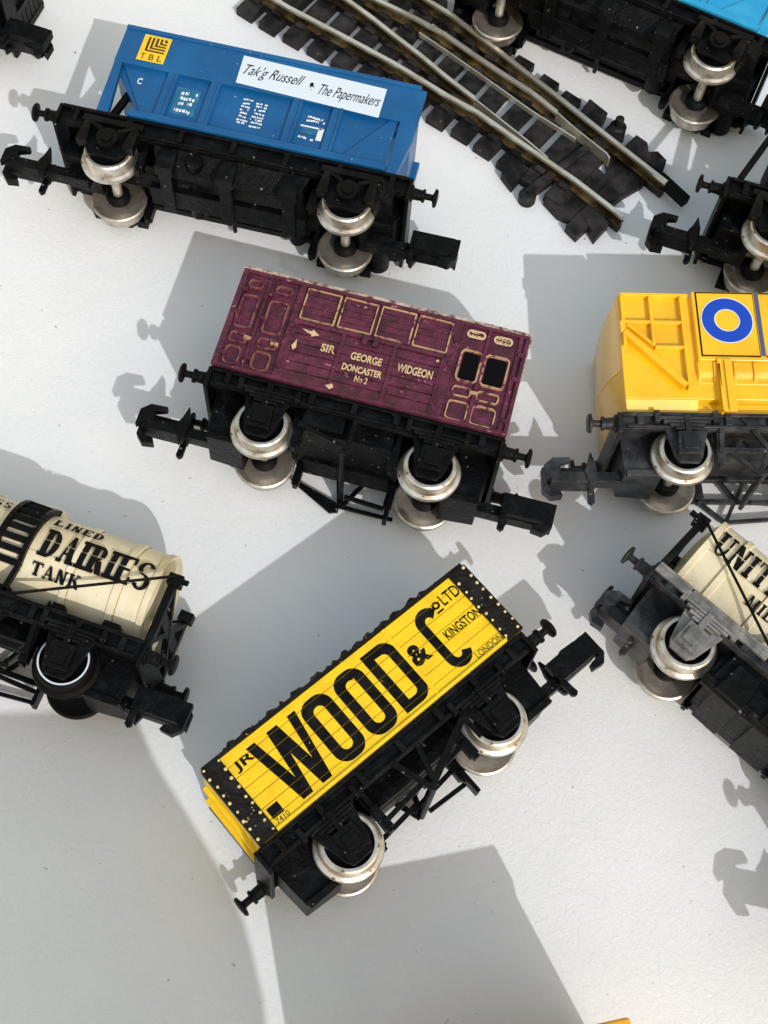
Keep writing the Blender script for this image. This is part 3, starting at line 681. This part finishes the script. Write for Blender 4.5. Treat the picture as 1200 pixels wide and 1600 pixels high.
    def slab(ch, u0, u1, z0, z1, w_):
        """heavy slab-serif capitals"""
        h = z1 - z0; sv = w_; s2 = h * .13; X = lambda f: u0 + f * (u1 - u0); Z = lambda f: z0 + f * h
        def stem(x): k.rect(x - sv / 2, x + sv / 2, z0, z1); k.rect(x - sv * .8, x + sv * .8, z0, z0 + s2); k.rect(x - sv * .8, x + sv * .8, z1 - s2, z1)
        thin = sv * .38
        if ch == 'I': stem(X(.5))
        elif ch == 'D':
            stem(X(.25)); o = arc(X(.42), Z(.5), (u1 - u0) * .56, h * .5, -90, 90, 12); i = arc(X(.42), Z(.5), (u1 - u0) * .56 - sv, h * .5 - thin, -90, 90, 12)
            for j in range(12): k.poly([o[j], o[j + 1], i[j + 1], i[j]])
        elif ch == 'A':
            k.poly([(X(.42), z1), (X(.62), z1), (X(.95), z0), (X(.95) - sv * 1.1, z0)]); k.poly([(X(.42), z1), (X(.52), z1), (X(.12) + thin, z0), (X(.12), z0)])
            k.rect(X(.25), X(.72), Z(.28), Z(.28) + thin); k.rect(X(0), X(.32), z0, z0 + s2); k.rect(X(.6), X(1.02), z0, z0 + s2)
        elif ch == 'R' or ch == 'P':
            stem(X(.25)); o = arc(X(.4), Z(.72), (u1 - u0) * .48, h * .28, -90, 90, 10); i = arc(X(.4), Z(.72), (u1 - u0) * .48 - sv * .8, h * .28 - thin, -90, 90, 10)
            for j in range(10): k.poly([o[j], o[j + 1], i[j + 1], i[j]])
            if ch == 'R': k.poly([(X(.42), Z(.46)), (X(.42) + sv, Z(.46)), (X(1.02), z0), (X(1.02) - sv, z0)])
        elif ch == 'E':
            stem(X(.25)); k.rect(X(.25), X(.95), z0, z0 + thin * 1.3); k.rect(X(.25), X(.95), z1 - thin * 1.3, z1); k.rect(X(.25), X(.75), Z(.5) - thin * .6, Z(.5) + thin * .6)
            k.rect(X(.95) - thin, X(.95), z0, Z(.28)); k.rect(X(.95) - thin, X(.95), Z(.72), z1)
        elif ch == 'S':
            o = arc(X(.5), Z(.74), (u1 - u0) * .48, h * .26, 20, 270, 12); i = arc(X(.5), Z(.74), (u1 - u0) * .48 - sv * .8, h * .26 - thin, 20, 270, 12)
            for j in range(12): k.poly([o[j], o[j + 1], i[j + 1], i[j]])
            o = arc(X(.5), Z(.26), (u1 - u0) * .48, h * .28, -160, 90, 12); i = arc(X(.5), Z(.26), (u1 - u0) * .48 - sv * .8, h * .28 - thin, -160, 90, 12)
            for j in range(12): k.poly([o[j], o[j + 1], i[j + 1], i[j]])
        elif ch == 'U':
            k.rect(X(.12), X(.12) + sv, Z(.3), z1); k.rect(X(.88) - thin * 1.4, X(.88), Z(.3), z1); k.rect(X(0), X(.12) + sv * 1.3, z1 - s2, z1); k.rect(X(.65), X(1.02), z1 - s2, z1)
            o = arc(X(.5), Z(.32), X(.88) - X(.5), h * .32, 180, 360, 12); i = arc(X(.5), Z(.32), X(.88) - X(.5) - sv * .7, h * .32 - thin, 180, 360, 12)
            for j in range(12): k.poly([o[j], o[j + 1], i[j + 1], i[j]])
        elif ch == 'N':
            k.rect(X(.12), X(.12) + thin * 1.6, z0, z1); k.rect(X(.88) - thin * 1.6, X(.88), z0, z1); k.poly([(X(.1), z1), (X(.1) + sv * 1.1, z1), (X(.9), z0), (X(.9) - sv * 1.1, z0)])
            k.rect(X(0), X(.32), z0, z0 + s2); k.rect(X(.68), X(1), z1 - s2, z1)
        elif ch == 'L':
            stem(X(.25)); k.rect(X(.25), X(.95), z0, z0 + thin * 1.3); k.rect(X(.95) - thin, X(.95), z0, Z(.35))
        elif ch == 'K':
            stem(X(.22)); k.poly([(X(.35), Z(.42)), (X(.35), Z(.56)), (X(.85), z1), (X(.85) + thin, z1)][::-1]); k.poly([(X(.42), Z(.56)), (X(.42) + sv, Z(.62)), (X(1.05), z0), (X(1.05) - sv * 1.1, z0)]); k.rect(X(.65), X(1.0), z1 - s2, z1)
        elif ch == 'M':
            k.rect(X(.1), X(.1) + thin * 1.5, z0, z1); k.rect(X(.9) - sv, X(.9), z0, z1); k.poly([(X(.08), z1), (X(.08) + sv, z1), (X(.52), z0), (X(.42), z0)]); k.poly([(X(.78), z1), (X(.88), z1), (X(.52), z0), (X(.45), z0)]); k.rect(X(0), X(.3), z0, z0 + s2); k.rect(X(.62), X(1.02), z0, z0 + s2)
        elif ch == 'G':
            o = arc(X(.52), Z(.5), (u1 - u0) * .5, h * .5, 50, 330, 14); i = arc(X(.52), Z(.5), (u1 - u0) * .5 - sv, h * .5 - thin, 50, 330, 14)
            for j in range(14): k.poly([o[j], o[j + 1], i[j + 1], i[j]])
            k.rect(X(.6), X(1.0), Z(.38), Z(.38) + s2); k.rect(X(.95) - sv * .8, X(.95), Z(.12), Z(.45))
        elif ch == 'T':
            stem(X(.5)); k.rect(X(0), X(1), z1 - thin * 1.4, z1); k.rect(X(0), X(0) + thin, Z(.7), z1); k.rect(X(1) - thin, X(1), Z(.7), z1)
    def word(t, u0, u1, z0, z1, w_, widths=None):
        ws = [{'I': .55, 'M': 1.2}.get(c, 1.0) for c in t]; tot = sum(ws); u = u0
        for c, q in zip(t, ws):
            du = (u1 - u0) * q / tot; slab(c, u + .04, u + du - .12, z0, z1, w_); u += du
    for w1, w2, w3 in ((('UNITED', -14.5, -3.2, 12.9, 16.3, .50), ('GLASS', -8.2, -3.0, 16.75, 17.75, .36), ('MILK', -8.0, -3.2, 10.7, 12.0, .30)),
                       (('DAIRIES', 2.2, 14.8, 12.6, 16.0, .70), ('LINED', 2.0, 7.8, 16.65, 17.65, .36), ('TANK', 2.2, 7.8, 10.5, 11.9, .36))):
        for q in (w1, w2, w3):
            k = Ink(); word(*q)
            if q is w1: k.cutz([14.55], .11)
            k.build('tank_lettering', M['inkt'], tank, yf, cuts=cut)
    return r, wb

def yellow_hopper():
    r = thing('ballast_hopper', 'bright yellow hopper wagon with blue ring emblem at right edge', 'model wagon')
    wb, Lh = 19.4, 16.9
    underframe(r, Lh, 'dusty', wb, z0=5.0, z1=6.9)
    guards(r, (-wb / 2, wb / 2), 'dusty'); wheelset(r, -wb / 2); wheelset(r, wb / 2)
    buffers(r, Lh + .4, 'dusty', 6.1); couplings(r, Lh, 'dusty', 2.0, .1); brakes(r, 'dusty', wb, 'truss')
    W = 7.4
    b = MB()
    b.box(-16.4, 16.4, -W, W, 8.6, 22.2); b.prism([(-16.4, 8.6), (-16.0, 7.1), (16.0, 7.1), (16.4, 8.6)], -W + 1.0, W - 1.0)
    for t in (-1, 1):       # chamfer under the ends
        for s in (-1, 1):
            x0, x1 = sorted((s * 16.4, s * 8.0))
            b.loft([(x0, t * W, 8.6), (x1, t * W, 8.6), (x1, t * (W - 1), 8.6), (x0, t * (W - 1), 8.6)], [(x0, t * (W - .9), 7.1), (x1, t * (W - .9), 7.1), (x1, t * (W - 1.4), 7.1), (x0, t * (W - 1.4), 7.1)])
    # bowed end sheets
    for s in (-1, 1):
        n = 8; pts = [(-W + .1, 0)] + [(-W + .1 + (2 * W - .2) * i / n, 1.5 * math.sin(math.pi * i / n)) for i in range(n + 1)] + [(W - .1, 0)]
        A = [(s * (16.3 + d * 1.1), y, 12.5) for y, d in pts]; B_ = [(s * (16.3 + d * .35), y, 22.0) for y, d in pts]; b.loft([(s * (16.3 + d * .1), y, 7.2) for y, d in pts], A); b.loft(A, B_)
    body = b.build('body', M['amber'], r, bevel=.12)
    y = -W
    def rib(x0, z0, x1, z1, w_=.38, h=.85): p.bar((x0, y - h / 2 + .02, z0), (x1, y - h / 2 + .02, z1), h, w_)
    for s in (-1, 1):
        p = MB()
        for x in (-16.0, -12.7, -9.1): rib(s * x, 15.3 if x != -9.1 else 9.6, s * x, 21.75, .38, .85 - abs(x) * .004)
        rib(s * -16.1, 18.3, s * -9.0, 18.3, .36, .74); rib(s * -12.6, 15.0, s * -9.0, 15.0, .36, .72); rib(s * -16.1, 22.0, s * -8.2, 22.0, .4, .7)
        rib(s * -16.0, 16.9, s * -9.5, 9.9, .75, .95); rib(s * -15.6, 18.0, s * -12.6, 15.2, .4, .66); rib(s*-16.2, 18.3, s*-16.2, 16.8, .5)
        p.build('end_ribs', M['amber'], body, bevel=.06)
    p = MB(); p.box(-7.8, 7.8, W - .2, W + .75, 13.3, 22.5); p.build('side_panel', M['amber'], body, bevel=.15)
    p = MB(); p.box(-7.8, 7.8, y - .75, y + .2, 13.3, 22.5)
    band = p.build('side_panel', M['amber'], body, bevel=.15)
    # lower bay: surface leans inwards, two rows of pressed cells
    p = MB()
    SEC = [(-.35, 13.3), (-.30, 11.9), (.20, 11.0), (.45, 10.6), (2.6, 7.3)]
    for (a0, z0_), (a1, z1_) in zip(SEC, SEC[1:]):
        p.loft([(-8.0, y + a0, z0_), (8.0, y + a0, z0_), (8.0, y + 3.5, z0_), (-8.0, y + 3.5, z0_)], [(-8.0, y + a1, z1_), (8.0, y + a1, z1_), (8.0, y + 3.5, z1_), (-8, y + 3.5, z1_)])
    for q_, x in enumerate((-7.7, -5.9, -3.6, -1.3, .95, 3.2, 5.5, 7.6)):
        e_ = .01 * q_
        p.bar((x, y - .35, 13.2), (x, y - .32, 11.8), .5 - e_, .4); p.bar((x, y - .34, 11.9), (x, y + .35, 10.5), .52 - e_, .38); p.bar((x, y + .25, 10.7), (x, y + 2.4, 7.4), .5 - e_, .4)
    p.bar((-7.85, y + .22, 10.75), (7.85, y + .22, 10.75), .56, .4)
    p.build('lower_bay', M['amber'], body, bevel=.08)
    for x in (-4.9, 4.9):
        p = MB(); p.box(x - .85, x + .85, y - 1.0, y - .55, 6.7, 13.4); p.box(x - .85, x - .55, y - 1.0, y + .6, 6.7, 12.8); p.box(x - .15, x + .1, y - 1.25, y - .8, 6.7, 13)
        p.build('bay_strut', M['amber'], body, bevel=.06)
    k = Ink(); cx, cz = -3.95, 18.6
    k.ring(arc(cx, cz, 2.95, 2.95, 0, 360, 48)[:-1], arc(cx, cz, 1.5, 1.5, 0, 360, 48)[:-1]); k.build('ring_emblem', M['royal'], band, y - .80)
    k = Ink(); k.ring(arc(cx, cz, 3.07, 3.07, 0, 360, 48)[:-1], arc(cx, cz, 2.95, 2.95, 0, 360, 48)[:-1]); k.ring(arc(cx, cz, 1.5, 1.5, 0, 360, 48)[:-1], arc(cx, cz, 1.38, 1.38, 0, 360, 48)[:-1]); k.build('emblem_rim', M['white'], band, y - .80)
    k = Ink(); k.rect(-.45, .05, 13.9, 22.45); k.build('stripe', M['slate'], band, y - .80)
    k = Ink(); k.ring([(-7.4, 13.75), (-.55, 13.75), (-.55, 22.35), (-7.4, 22.35)], [(-7.22, 13.93), (-.6, 13.93), (-.6, 22.2), (-7.22, 22.2)]); k.rect(.1, 7.4, 13.75, 13.95); k.rect(.1, 7.4, 22.2, 22.35)
    k.build('panel_lining', M['deep'], band, y - .80)
    k = Ink(); k.text('B', (1.15, 1.75, 19.1, 19.8)); k.text('C', (1.15, 1.75, 17.9, 18.7)); k.text('O', (1.15, 1.9, 16.6, 17.5), bold=.03); k.build('side_lettering', M['brown'], band, y - .80)
    return r, wb

# ------------------------------------------------------------------ setting
b = MB(); b.box(-1500, 1500, -1500, 1500, -4, 0)
tb = b.build('ground_paper', M['paper'], smooth=0); tb['kind'] = 'structure'

# ------------------------------------------------------------------ turnout track
trk = thing('turnout_track', 'section of dark sleepered turnout track with tarnished brassy rails', 'model track')
ZR = 3.3
RL = dict(a=[(395, -24), (450, 10), (540, 57), (620, 100), (702, 150), (746, 174), (820, 226), (900, 281), (974, 338)],
          b=[(500, -32), (545, 0), (582, 27), (620, 57), (657, 85), (695, 117), (742, 153)],
          c=[(540, -28), (592, 0), (645, 25), (695, 52), (745, 87), (792, 118), (830, 142), (870, 174)],
          d=[(640, -22), (670, 0), (710, 25), (745, 52), (782, 80), (820, 110), (870, 148), (940, 204), (1042, 284)])
RP = {k: [pix(x, y, ZR) for x, y in v] for k, v in RL.items()}
def rail_mesh(pts, name, foot=True, top=3.2):
    b = MB()
    secs = [(-.30, 3.3, .30, 2.8, 0), (-.14, 2.8, .14, 1.75, 1), (-.62, 1.75, .62, 1.5, 1)] if foot else [(-.11, top, .11, 1.4, 0)]
    for x0, z1, x1, z0, mi in secs:
        rows = []
        for k, p in enumerate(pts):
            a = pts[max(0, k - 1)]; c = pts[min(len(pts) - 1, k + 1)]; d = (c - a); d.z = 0; d.normalize(); n = Vector((-d.y, d.x, 0))
            rows.append([b.bm.verts.new(Vector((p.x, p.y, 0)) + n * e + Vector((0, 0, z))) for e, z in ((x0, z0), (x1, z0), (x1, z1), (x0, z1))])
        for k in range(len(rows) - 1):
            for j in range(4): b.face([rows[k][j], rows[k + 1][j], rows[k + 1][(j + 1) % 4], rows[k][(j + 1) % 4]], mi)
        b.face(rows[0], mi); b.face(rows[-1][::-1], mi)
    return b.build(name, [M['rail'], M['railside']], trk, bevel=.04, smooth=30)
for k in 'abcd': rail_mesh(RP[k], 'rail')
rail_mesh([pix(x, y, ZR) for x, y in [(738, 150), (786, 188), (824, 218), (856, 245)]], 'switch_blade', False)
rail_mesh([pix(x, y, ZR) for x, y in [(866, 170), (900, 200), (948, 238), (953, 246)]], 'switch_blade', False)
rail_mesh([pix(x, y, 2.2) for x, y in [(655, 50), (700, 80), (760, 122), (830, 172), (900, 216)]], 'rail_foot_edge', False, 2.2)  # thin bar added as the bright foot edge of rail c
def ylerp(pts, dist):
    acc = 0
    for k in range(len(pts) - 1):
        l = (pts[k + 1] - pts[k]).length
        if acc + l >= dist: return pts[k].lerp(pts[k + 1], (dist - acc) / l), (pts[k + 1] - pts[k]).normalized()
        acc += l
    return None, None
def hit(p, n, pts):
    best = None
    for k in range(len(pts) - 1):
        a, c = pts[k], pts[k + 1]; e = c - a; den = n.x * e.y - n.y * e.x
        if abs(den) < 1e-6: continue
        t = ((a.x - p.x) * e.y - (a.y - p.y) * e.x) / den; s = ((a.x - p.x) * n.y - (a.y - p.y) * n.x) / den
        if -.3 <= s <= 1.3 and t > 0 and (best is None or abs(s - .5) < best[1]): best = (t, abs(s - .5))
    return best[0] if best else None
tot = sum((RP['a'][k + 1] - RP['a'][k]).length for k in range(len(RP['a']) - 1))
i = 0; dist = 1.0
avg = (RP['a'][-1] - RP['a'][0]).normalized(); nrm = Vector((-avg.y, avg.x, 0))
while dist < tot - 7.5:
    p, d = ylerp(RP['a'], dist)
    n = Vector((-d.y, d.x, 0)).lerp(nrm, .6).normalized()
    t = hit(p, n, RP['d']) or 22
    q0 = p - n * 3.4; q1 = p + n * (t + 3.2); q0.z = q1.z = .75
    b = MB(); dd = Vector((n.y, -n.x, 0))
    b.bar(q0, q1, 2.35, 1.5, side=(0, 0, 1)) if False else b.loft([q0 + dd * 1.42 + Vector((0, 0, -.75)), q0 - dd * 1.42 + Vector((0, 0, -.75)), q0 - dd * 1.35 + Vector((0, 0, .7)), q0 + dd * 1.35 + Vector((0, 0, .7))],
                                                             [q1 + dd * 1.42 + Vector((0, 0, -.75)), q1 - dd * 1.42 + Vector((0, 0, -.75)), q1 - dd * 1.35 + Vector((0, 0, .7)), q1 + dd * 1.35 + Vector((0, 0, .7))])
    ch = b                                  # rail chairs moulded on the sleeper
    for kk in 'abcd':
        tt = 0.0 if kk == 'a' else hit(p, n, RP[kk])
        if tt is None: continue
        for sg in (-1, 1):
            c = p + n * (tt + sg * .85); c.z = 0
            A = [c + dd * e + n * f for e, f in ((-.75, -.4), (.75, -.4), (.75, .4), (-.75, .4))]
            ch.loft([v + Vector((0, 0, 1.35)) for v in A], [v + Vector((0, 0, 2.05)) for v in A])
    b.build('sleeper', M['sleeper'], trk, bevel=.08, jitter=.03)
    dist += 4.05; i += 1
# webbing between sleepers, end plates, tie bar ends, joiners
b = MB()
for kk, off in (('a', 0), ('d', 0), ('b', 0), ('c', 0)):
    P = RP[kk]
    for k in range(len(P) - 1):
        a, c = P[k].copy(), P[k + 1].copy(); a.z = c.z = .7; b.bar(a, c, .9 if kk in 'bc' else 1.3, .8, side=(0, 0, 1))
b.build('sleeper_webbing', M['sleeper'], trk, bevel=.05)
def pplate(pts, z0, z1, name='tie_plate', jitter=.04):
    b = MB(); P = [pix(x, y, z1) for x, y in pts]
    b.loft([Vector((p.x, p.y, z1)) for p in P], [Vector((p.x, p.y, z0)) for p in P]); return b.build(name, M['sleeper'], trk, bevel=.1, jitter=jitter)
pplate([(902, 180), (922, 154), (950, 176), (938, 196)], 0.05, 1.7)
pplate([(932, 330), (900, 318), (990, 225), (1014, 250), (1006, 288)], .05, 1.1)
pplate([(975, 228), (995, 210), (1012, 222), (1014, 236), (1028, 236), (1042, 250), (1036, 270)], .05, 1.6)
pplate([(884, 352), (902, 370), (972, 305), (950, 285)], .05, 1.5)
pplate([(914, 342), (930, 372), (952, 348), (940, 334)], .05, 1.6)
pplate([(850, 312), (872, 336), (900, 348), (930, 300), (890, 270)], .05, 1.2)
pplate([(783, 270), (800, 292), (826, 262), (800, 240)], .05, 1.5)
pplate([(838, 256), (872, 226), (900, 246), (882, 284)], .05, 1.4)
pplate([(888, 206), (930, 236), (908, 262), (880, 236)], .05, 1.3)
pplate([(872, 226), (905, 212), (925, 240), (912, 262), (880, 250)], .05, .9)
pplate([(945, 240), (968, 232), (1000, 270), (985, 296), (950, 275)], .05, .95)
pplate([(905, 262), (935, 262), (972, 300), (948, 322), (900, 290)], .05, 1.0)
b = MB()
c = pix(825, 303, 1.5); b.lathe([(1.2, 0.05), (1.2, 1.3), (.8, 1.6)], 'z', (c.x, c.y, 0), n=18)
c = pix(966, 196, 2); b.lathe([(1.3, .05), (1.2, 1.8), (.9, 2.1)], 'z', (c.x, c.y, 0), n=16); b.lathe([(.6, 2.0), (.6, 3.4), (.3, 3.6)], 'z', (c.x, c.y, 0), n=12)
a0 = pix(822, 306, 1); a1 = pix(966, 200, 1); a0.z = a1.z = 1.0; b.bar(a0, a1, 2.0, 1.0, side=(0, 0, 1))
b.build('tie_bar', M['sleeper'], trk, bevel=.08, jitter=.03)
a0 = pix(1030, 277, 2.2); a1 = pix(1072, 316, 2.2); b = MB(); b.bar(a0, a1, 1.5, 1.3, side=(0, 0, 1)); b.build('rail_joiner', M['deep'], trk, bevel=.15)

# ------------------------------------------------------------------ wagons
r, wb = maroon_van(); place(r, (410, 673), (670, 738), wb)
r, wb = open_wagon('coal_wagon', 'yellow planked open wagon filled with coal, black lettering WOOD & C', 'yellow', 'chipped', -16.7, 17.8, 8.05, 17.2, True)
place(r, (543, 1326), (769, 1132), wb, zc=8.55); r.rotation_euler.y = math.radians(1.8)
r, wb = hopper('hopper_wagon', 'dark blue hopper wagon with white script label and yellow emblem', 'blue', 29.9, 21.8, -18.0, 20.2, True)
place(r, (173, 250), (541, 330), wb)
r, wb = hopper('hopper_wagon', 'sky blue hopper wagon with black chassis cut off by top right corner', 'cyan', 29.9, 21.8, -18.0, 20.2, False)
place(r, (790, -35), (1109, 98), wb)
r, wb = yellow_hopper(); place(r, (1065, 714), (1200, 716), wb, shift=wb / 2)
r, wb = tank_wagon('tank_wagon', 'cream milk tank wagon with black wheels and ladder at left edge, reading DAIRIES TANK', 'black', 'L', 'black')
place(r, (-180, 939), (90, 1035), wb, shift=0); r.location += Vector((math.cos(math.radians(-13.7)), math.sin(math.radians(-13.7)), 0)) * 1.2 * S
r, wb = tank_wagon('tank_wagon', 'cream milk tank wagon with grey dusty chassis at right edge, reading UNITED', 'dusty', 'R', 'bright')
place(r, (1068, 1012), (1178, 1108), wb, shift=wb / 2, heading=-37.5)
r, wb = hopper('hopper_wagon', 'black chassis end with a slanting strut above the yellow hopper', 'deep', 19.4, 16.4, -11.0, 15.0, False)
place(r, (1200, 368), (1450, 440), wb)
sp = MB(); sp.bar((-15.3, -6.6, 8.0), (-11.9, -6.2, 19.5), .5, .8); sp.build('end_strut', M['deep'], r, bevel=.05)
# top-left corner: end of another wagon
r, wb = open_wagon('open_wagon', 'black wagon end with square coupling in the top left corner', 'black', 'black', -16.7, 16.7, 8.05, 15.5, False, load=False)
tip = pix(88, 78, 8); hd = math.radians(-14); u = Vector((math.cos(hd), math.sin(hd), 0)); v = Vector((-u.y, u.x, 0))
p = tip - u * 26.0 - v * 3.0; p.z = 8; r.rotation_euler = (math.radians(-90), 0, hd); r.location = p * S

# a wagon just outside the frame, then two stand-ins added for their shadows
r, wb = open_wagon('open_wagon', 'black wagon beyond the right edge whose coupling shadow falls on the paper', 'black', 'black', -16.7, 16.7, 8.05, 17.2, False, load=False)
tip = pix(1222, 1470, 8); hd = math.radians(-6); u = Vector((math.cos(hd), math.sin(hd), 0)); v = Vector((-u.y, u.x, 0))
p = tip + u * 26.0 - v * 3.0; p.z = 8; r.rotation_euler = (math.radians(-90), 0, hd); r.location = p * S

hd = math.radians(17)
bx = MB(); bx.box(-24.6, 0, -34, 0, 0, 17.6); bx.box(-25, .4, -34.4, .4, 14.6, 18.4)  # plain box stands in for an orange wagon, sized by its cast shadow
o = bx.build('orange_stand_in', M['orange'], bevel=.3); o['label'] = 'orange stand-in box below the bottom edge, shaped to cast a wagon shadow'; o['category'] = 'box'
c = pix(979, 1597, 18.4); o.rotation_euler = (0, 0, hd); o.location = Vector((c.x, c.y, 0)) * S
g0 = [pix(x, y, 0) for x, y in [(-420, 1118), (206, 1108), (245, 1195), (298, 1280), (348, 1365), (372, 1420), (388, 1480), (402, 1540), (409, 1600), (425, 1800), (-420, 1800)]]
sh = Vector((-SUNV.x, -SUNV.y, 0)) / SUNV.z * 60           # outline of the card's top, carried back up the sun's rays
A = [p - sh for p in g0]; cen = sum(A, Vector()) / len(A)
bx = MB(); bx.loft([Vector((p.x - cen.x, p.y - cen.y, 60)) for p in A], [Vector((p.x - cen.x, p.y - cen.y, 58.5)) for p in A])  # unseen card, added only to throw the lower-left shadow
bx.loft([(-28, -20, 58.5), (-8, -20, 58.5), (-8, -5, 58.5), (-28, -5, 58.5)], [(-28, -20, 0), (-8, -20, 0), (-8, -5, 0), (-28, -5, 0)])
o = bx.build('shadow_card', M['card'], bevel=.2); o['label'] = 'unseen grey card on a block, added to shade the lower left corner'; o['category'] = 'card'
o.location = Vector((cen.x, cen.y, 0)) * S

# a pale hair lying in the shadow between the blue and the maroon wagon
b = MB(); P = [pix(x, y, .3) for x, y in [(437, 396), (440, 408), (438, 416), (446, 420), (456, 421), (463, 428)]]
for k in range(len(P) - 1): b.tube(P[k], P[k + 1], .09, 6)
o = b.build('fibre', M['white']); o['label'] = 'tiny pale fibre on the shadowed paper above the maroon van'; o['category'] = 'fibre'
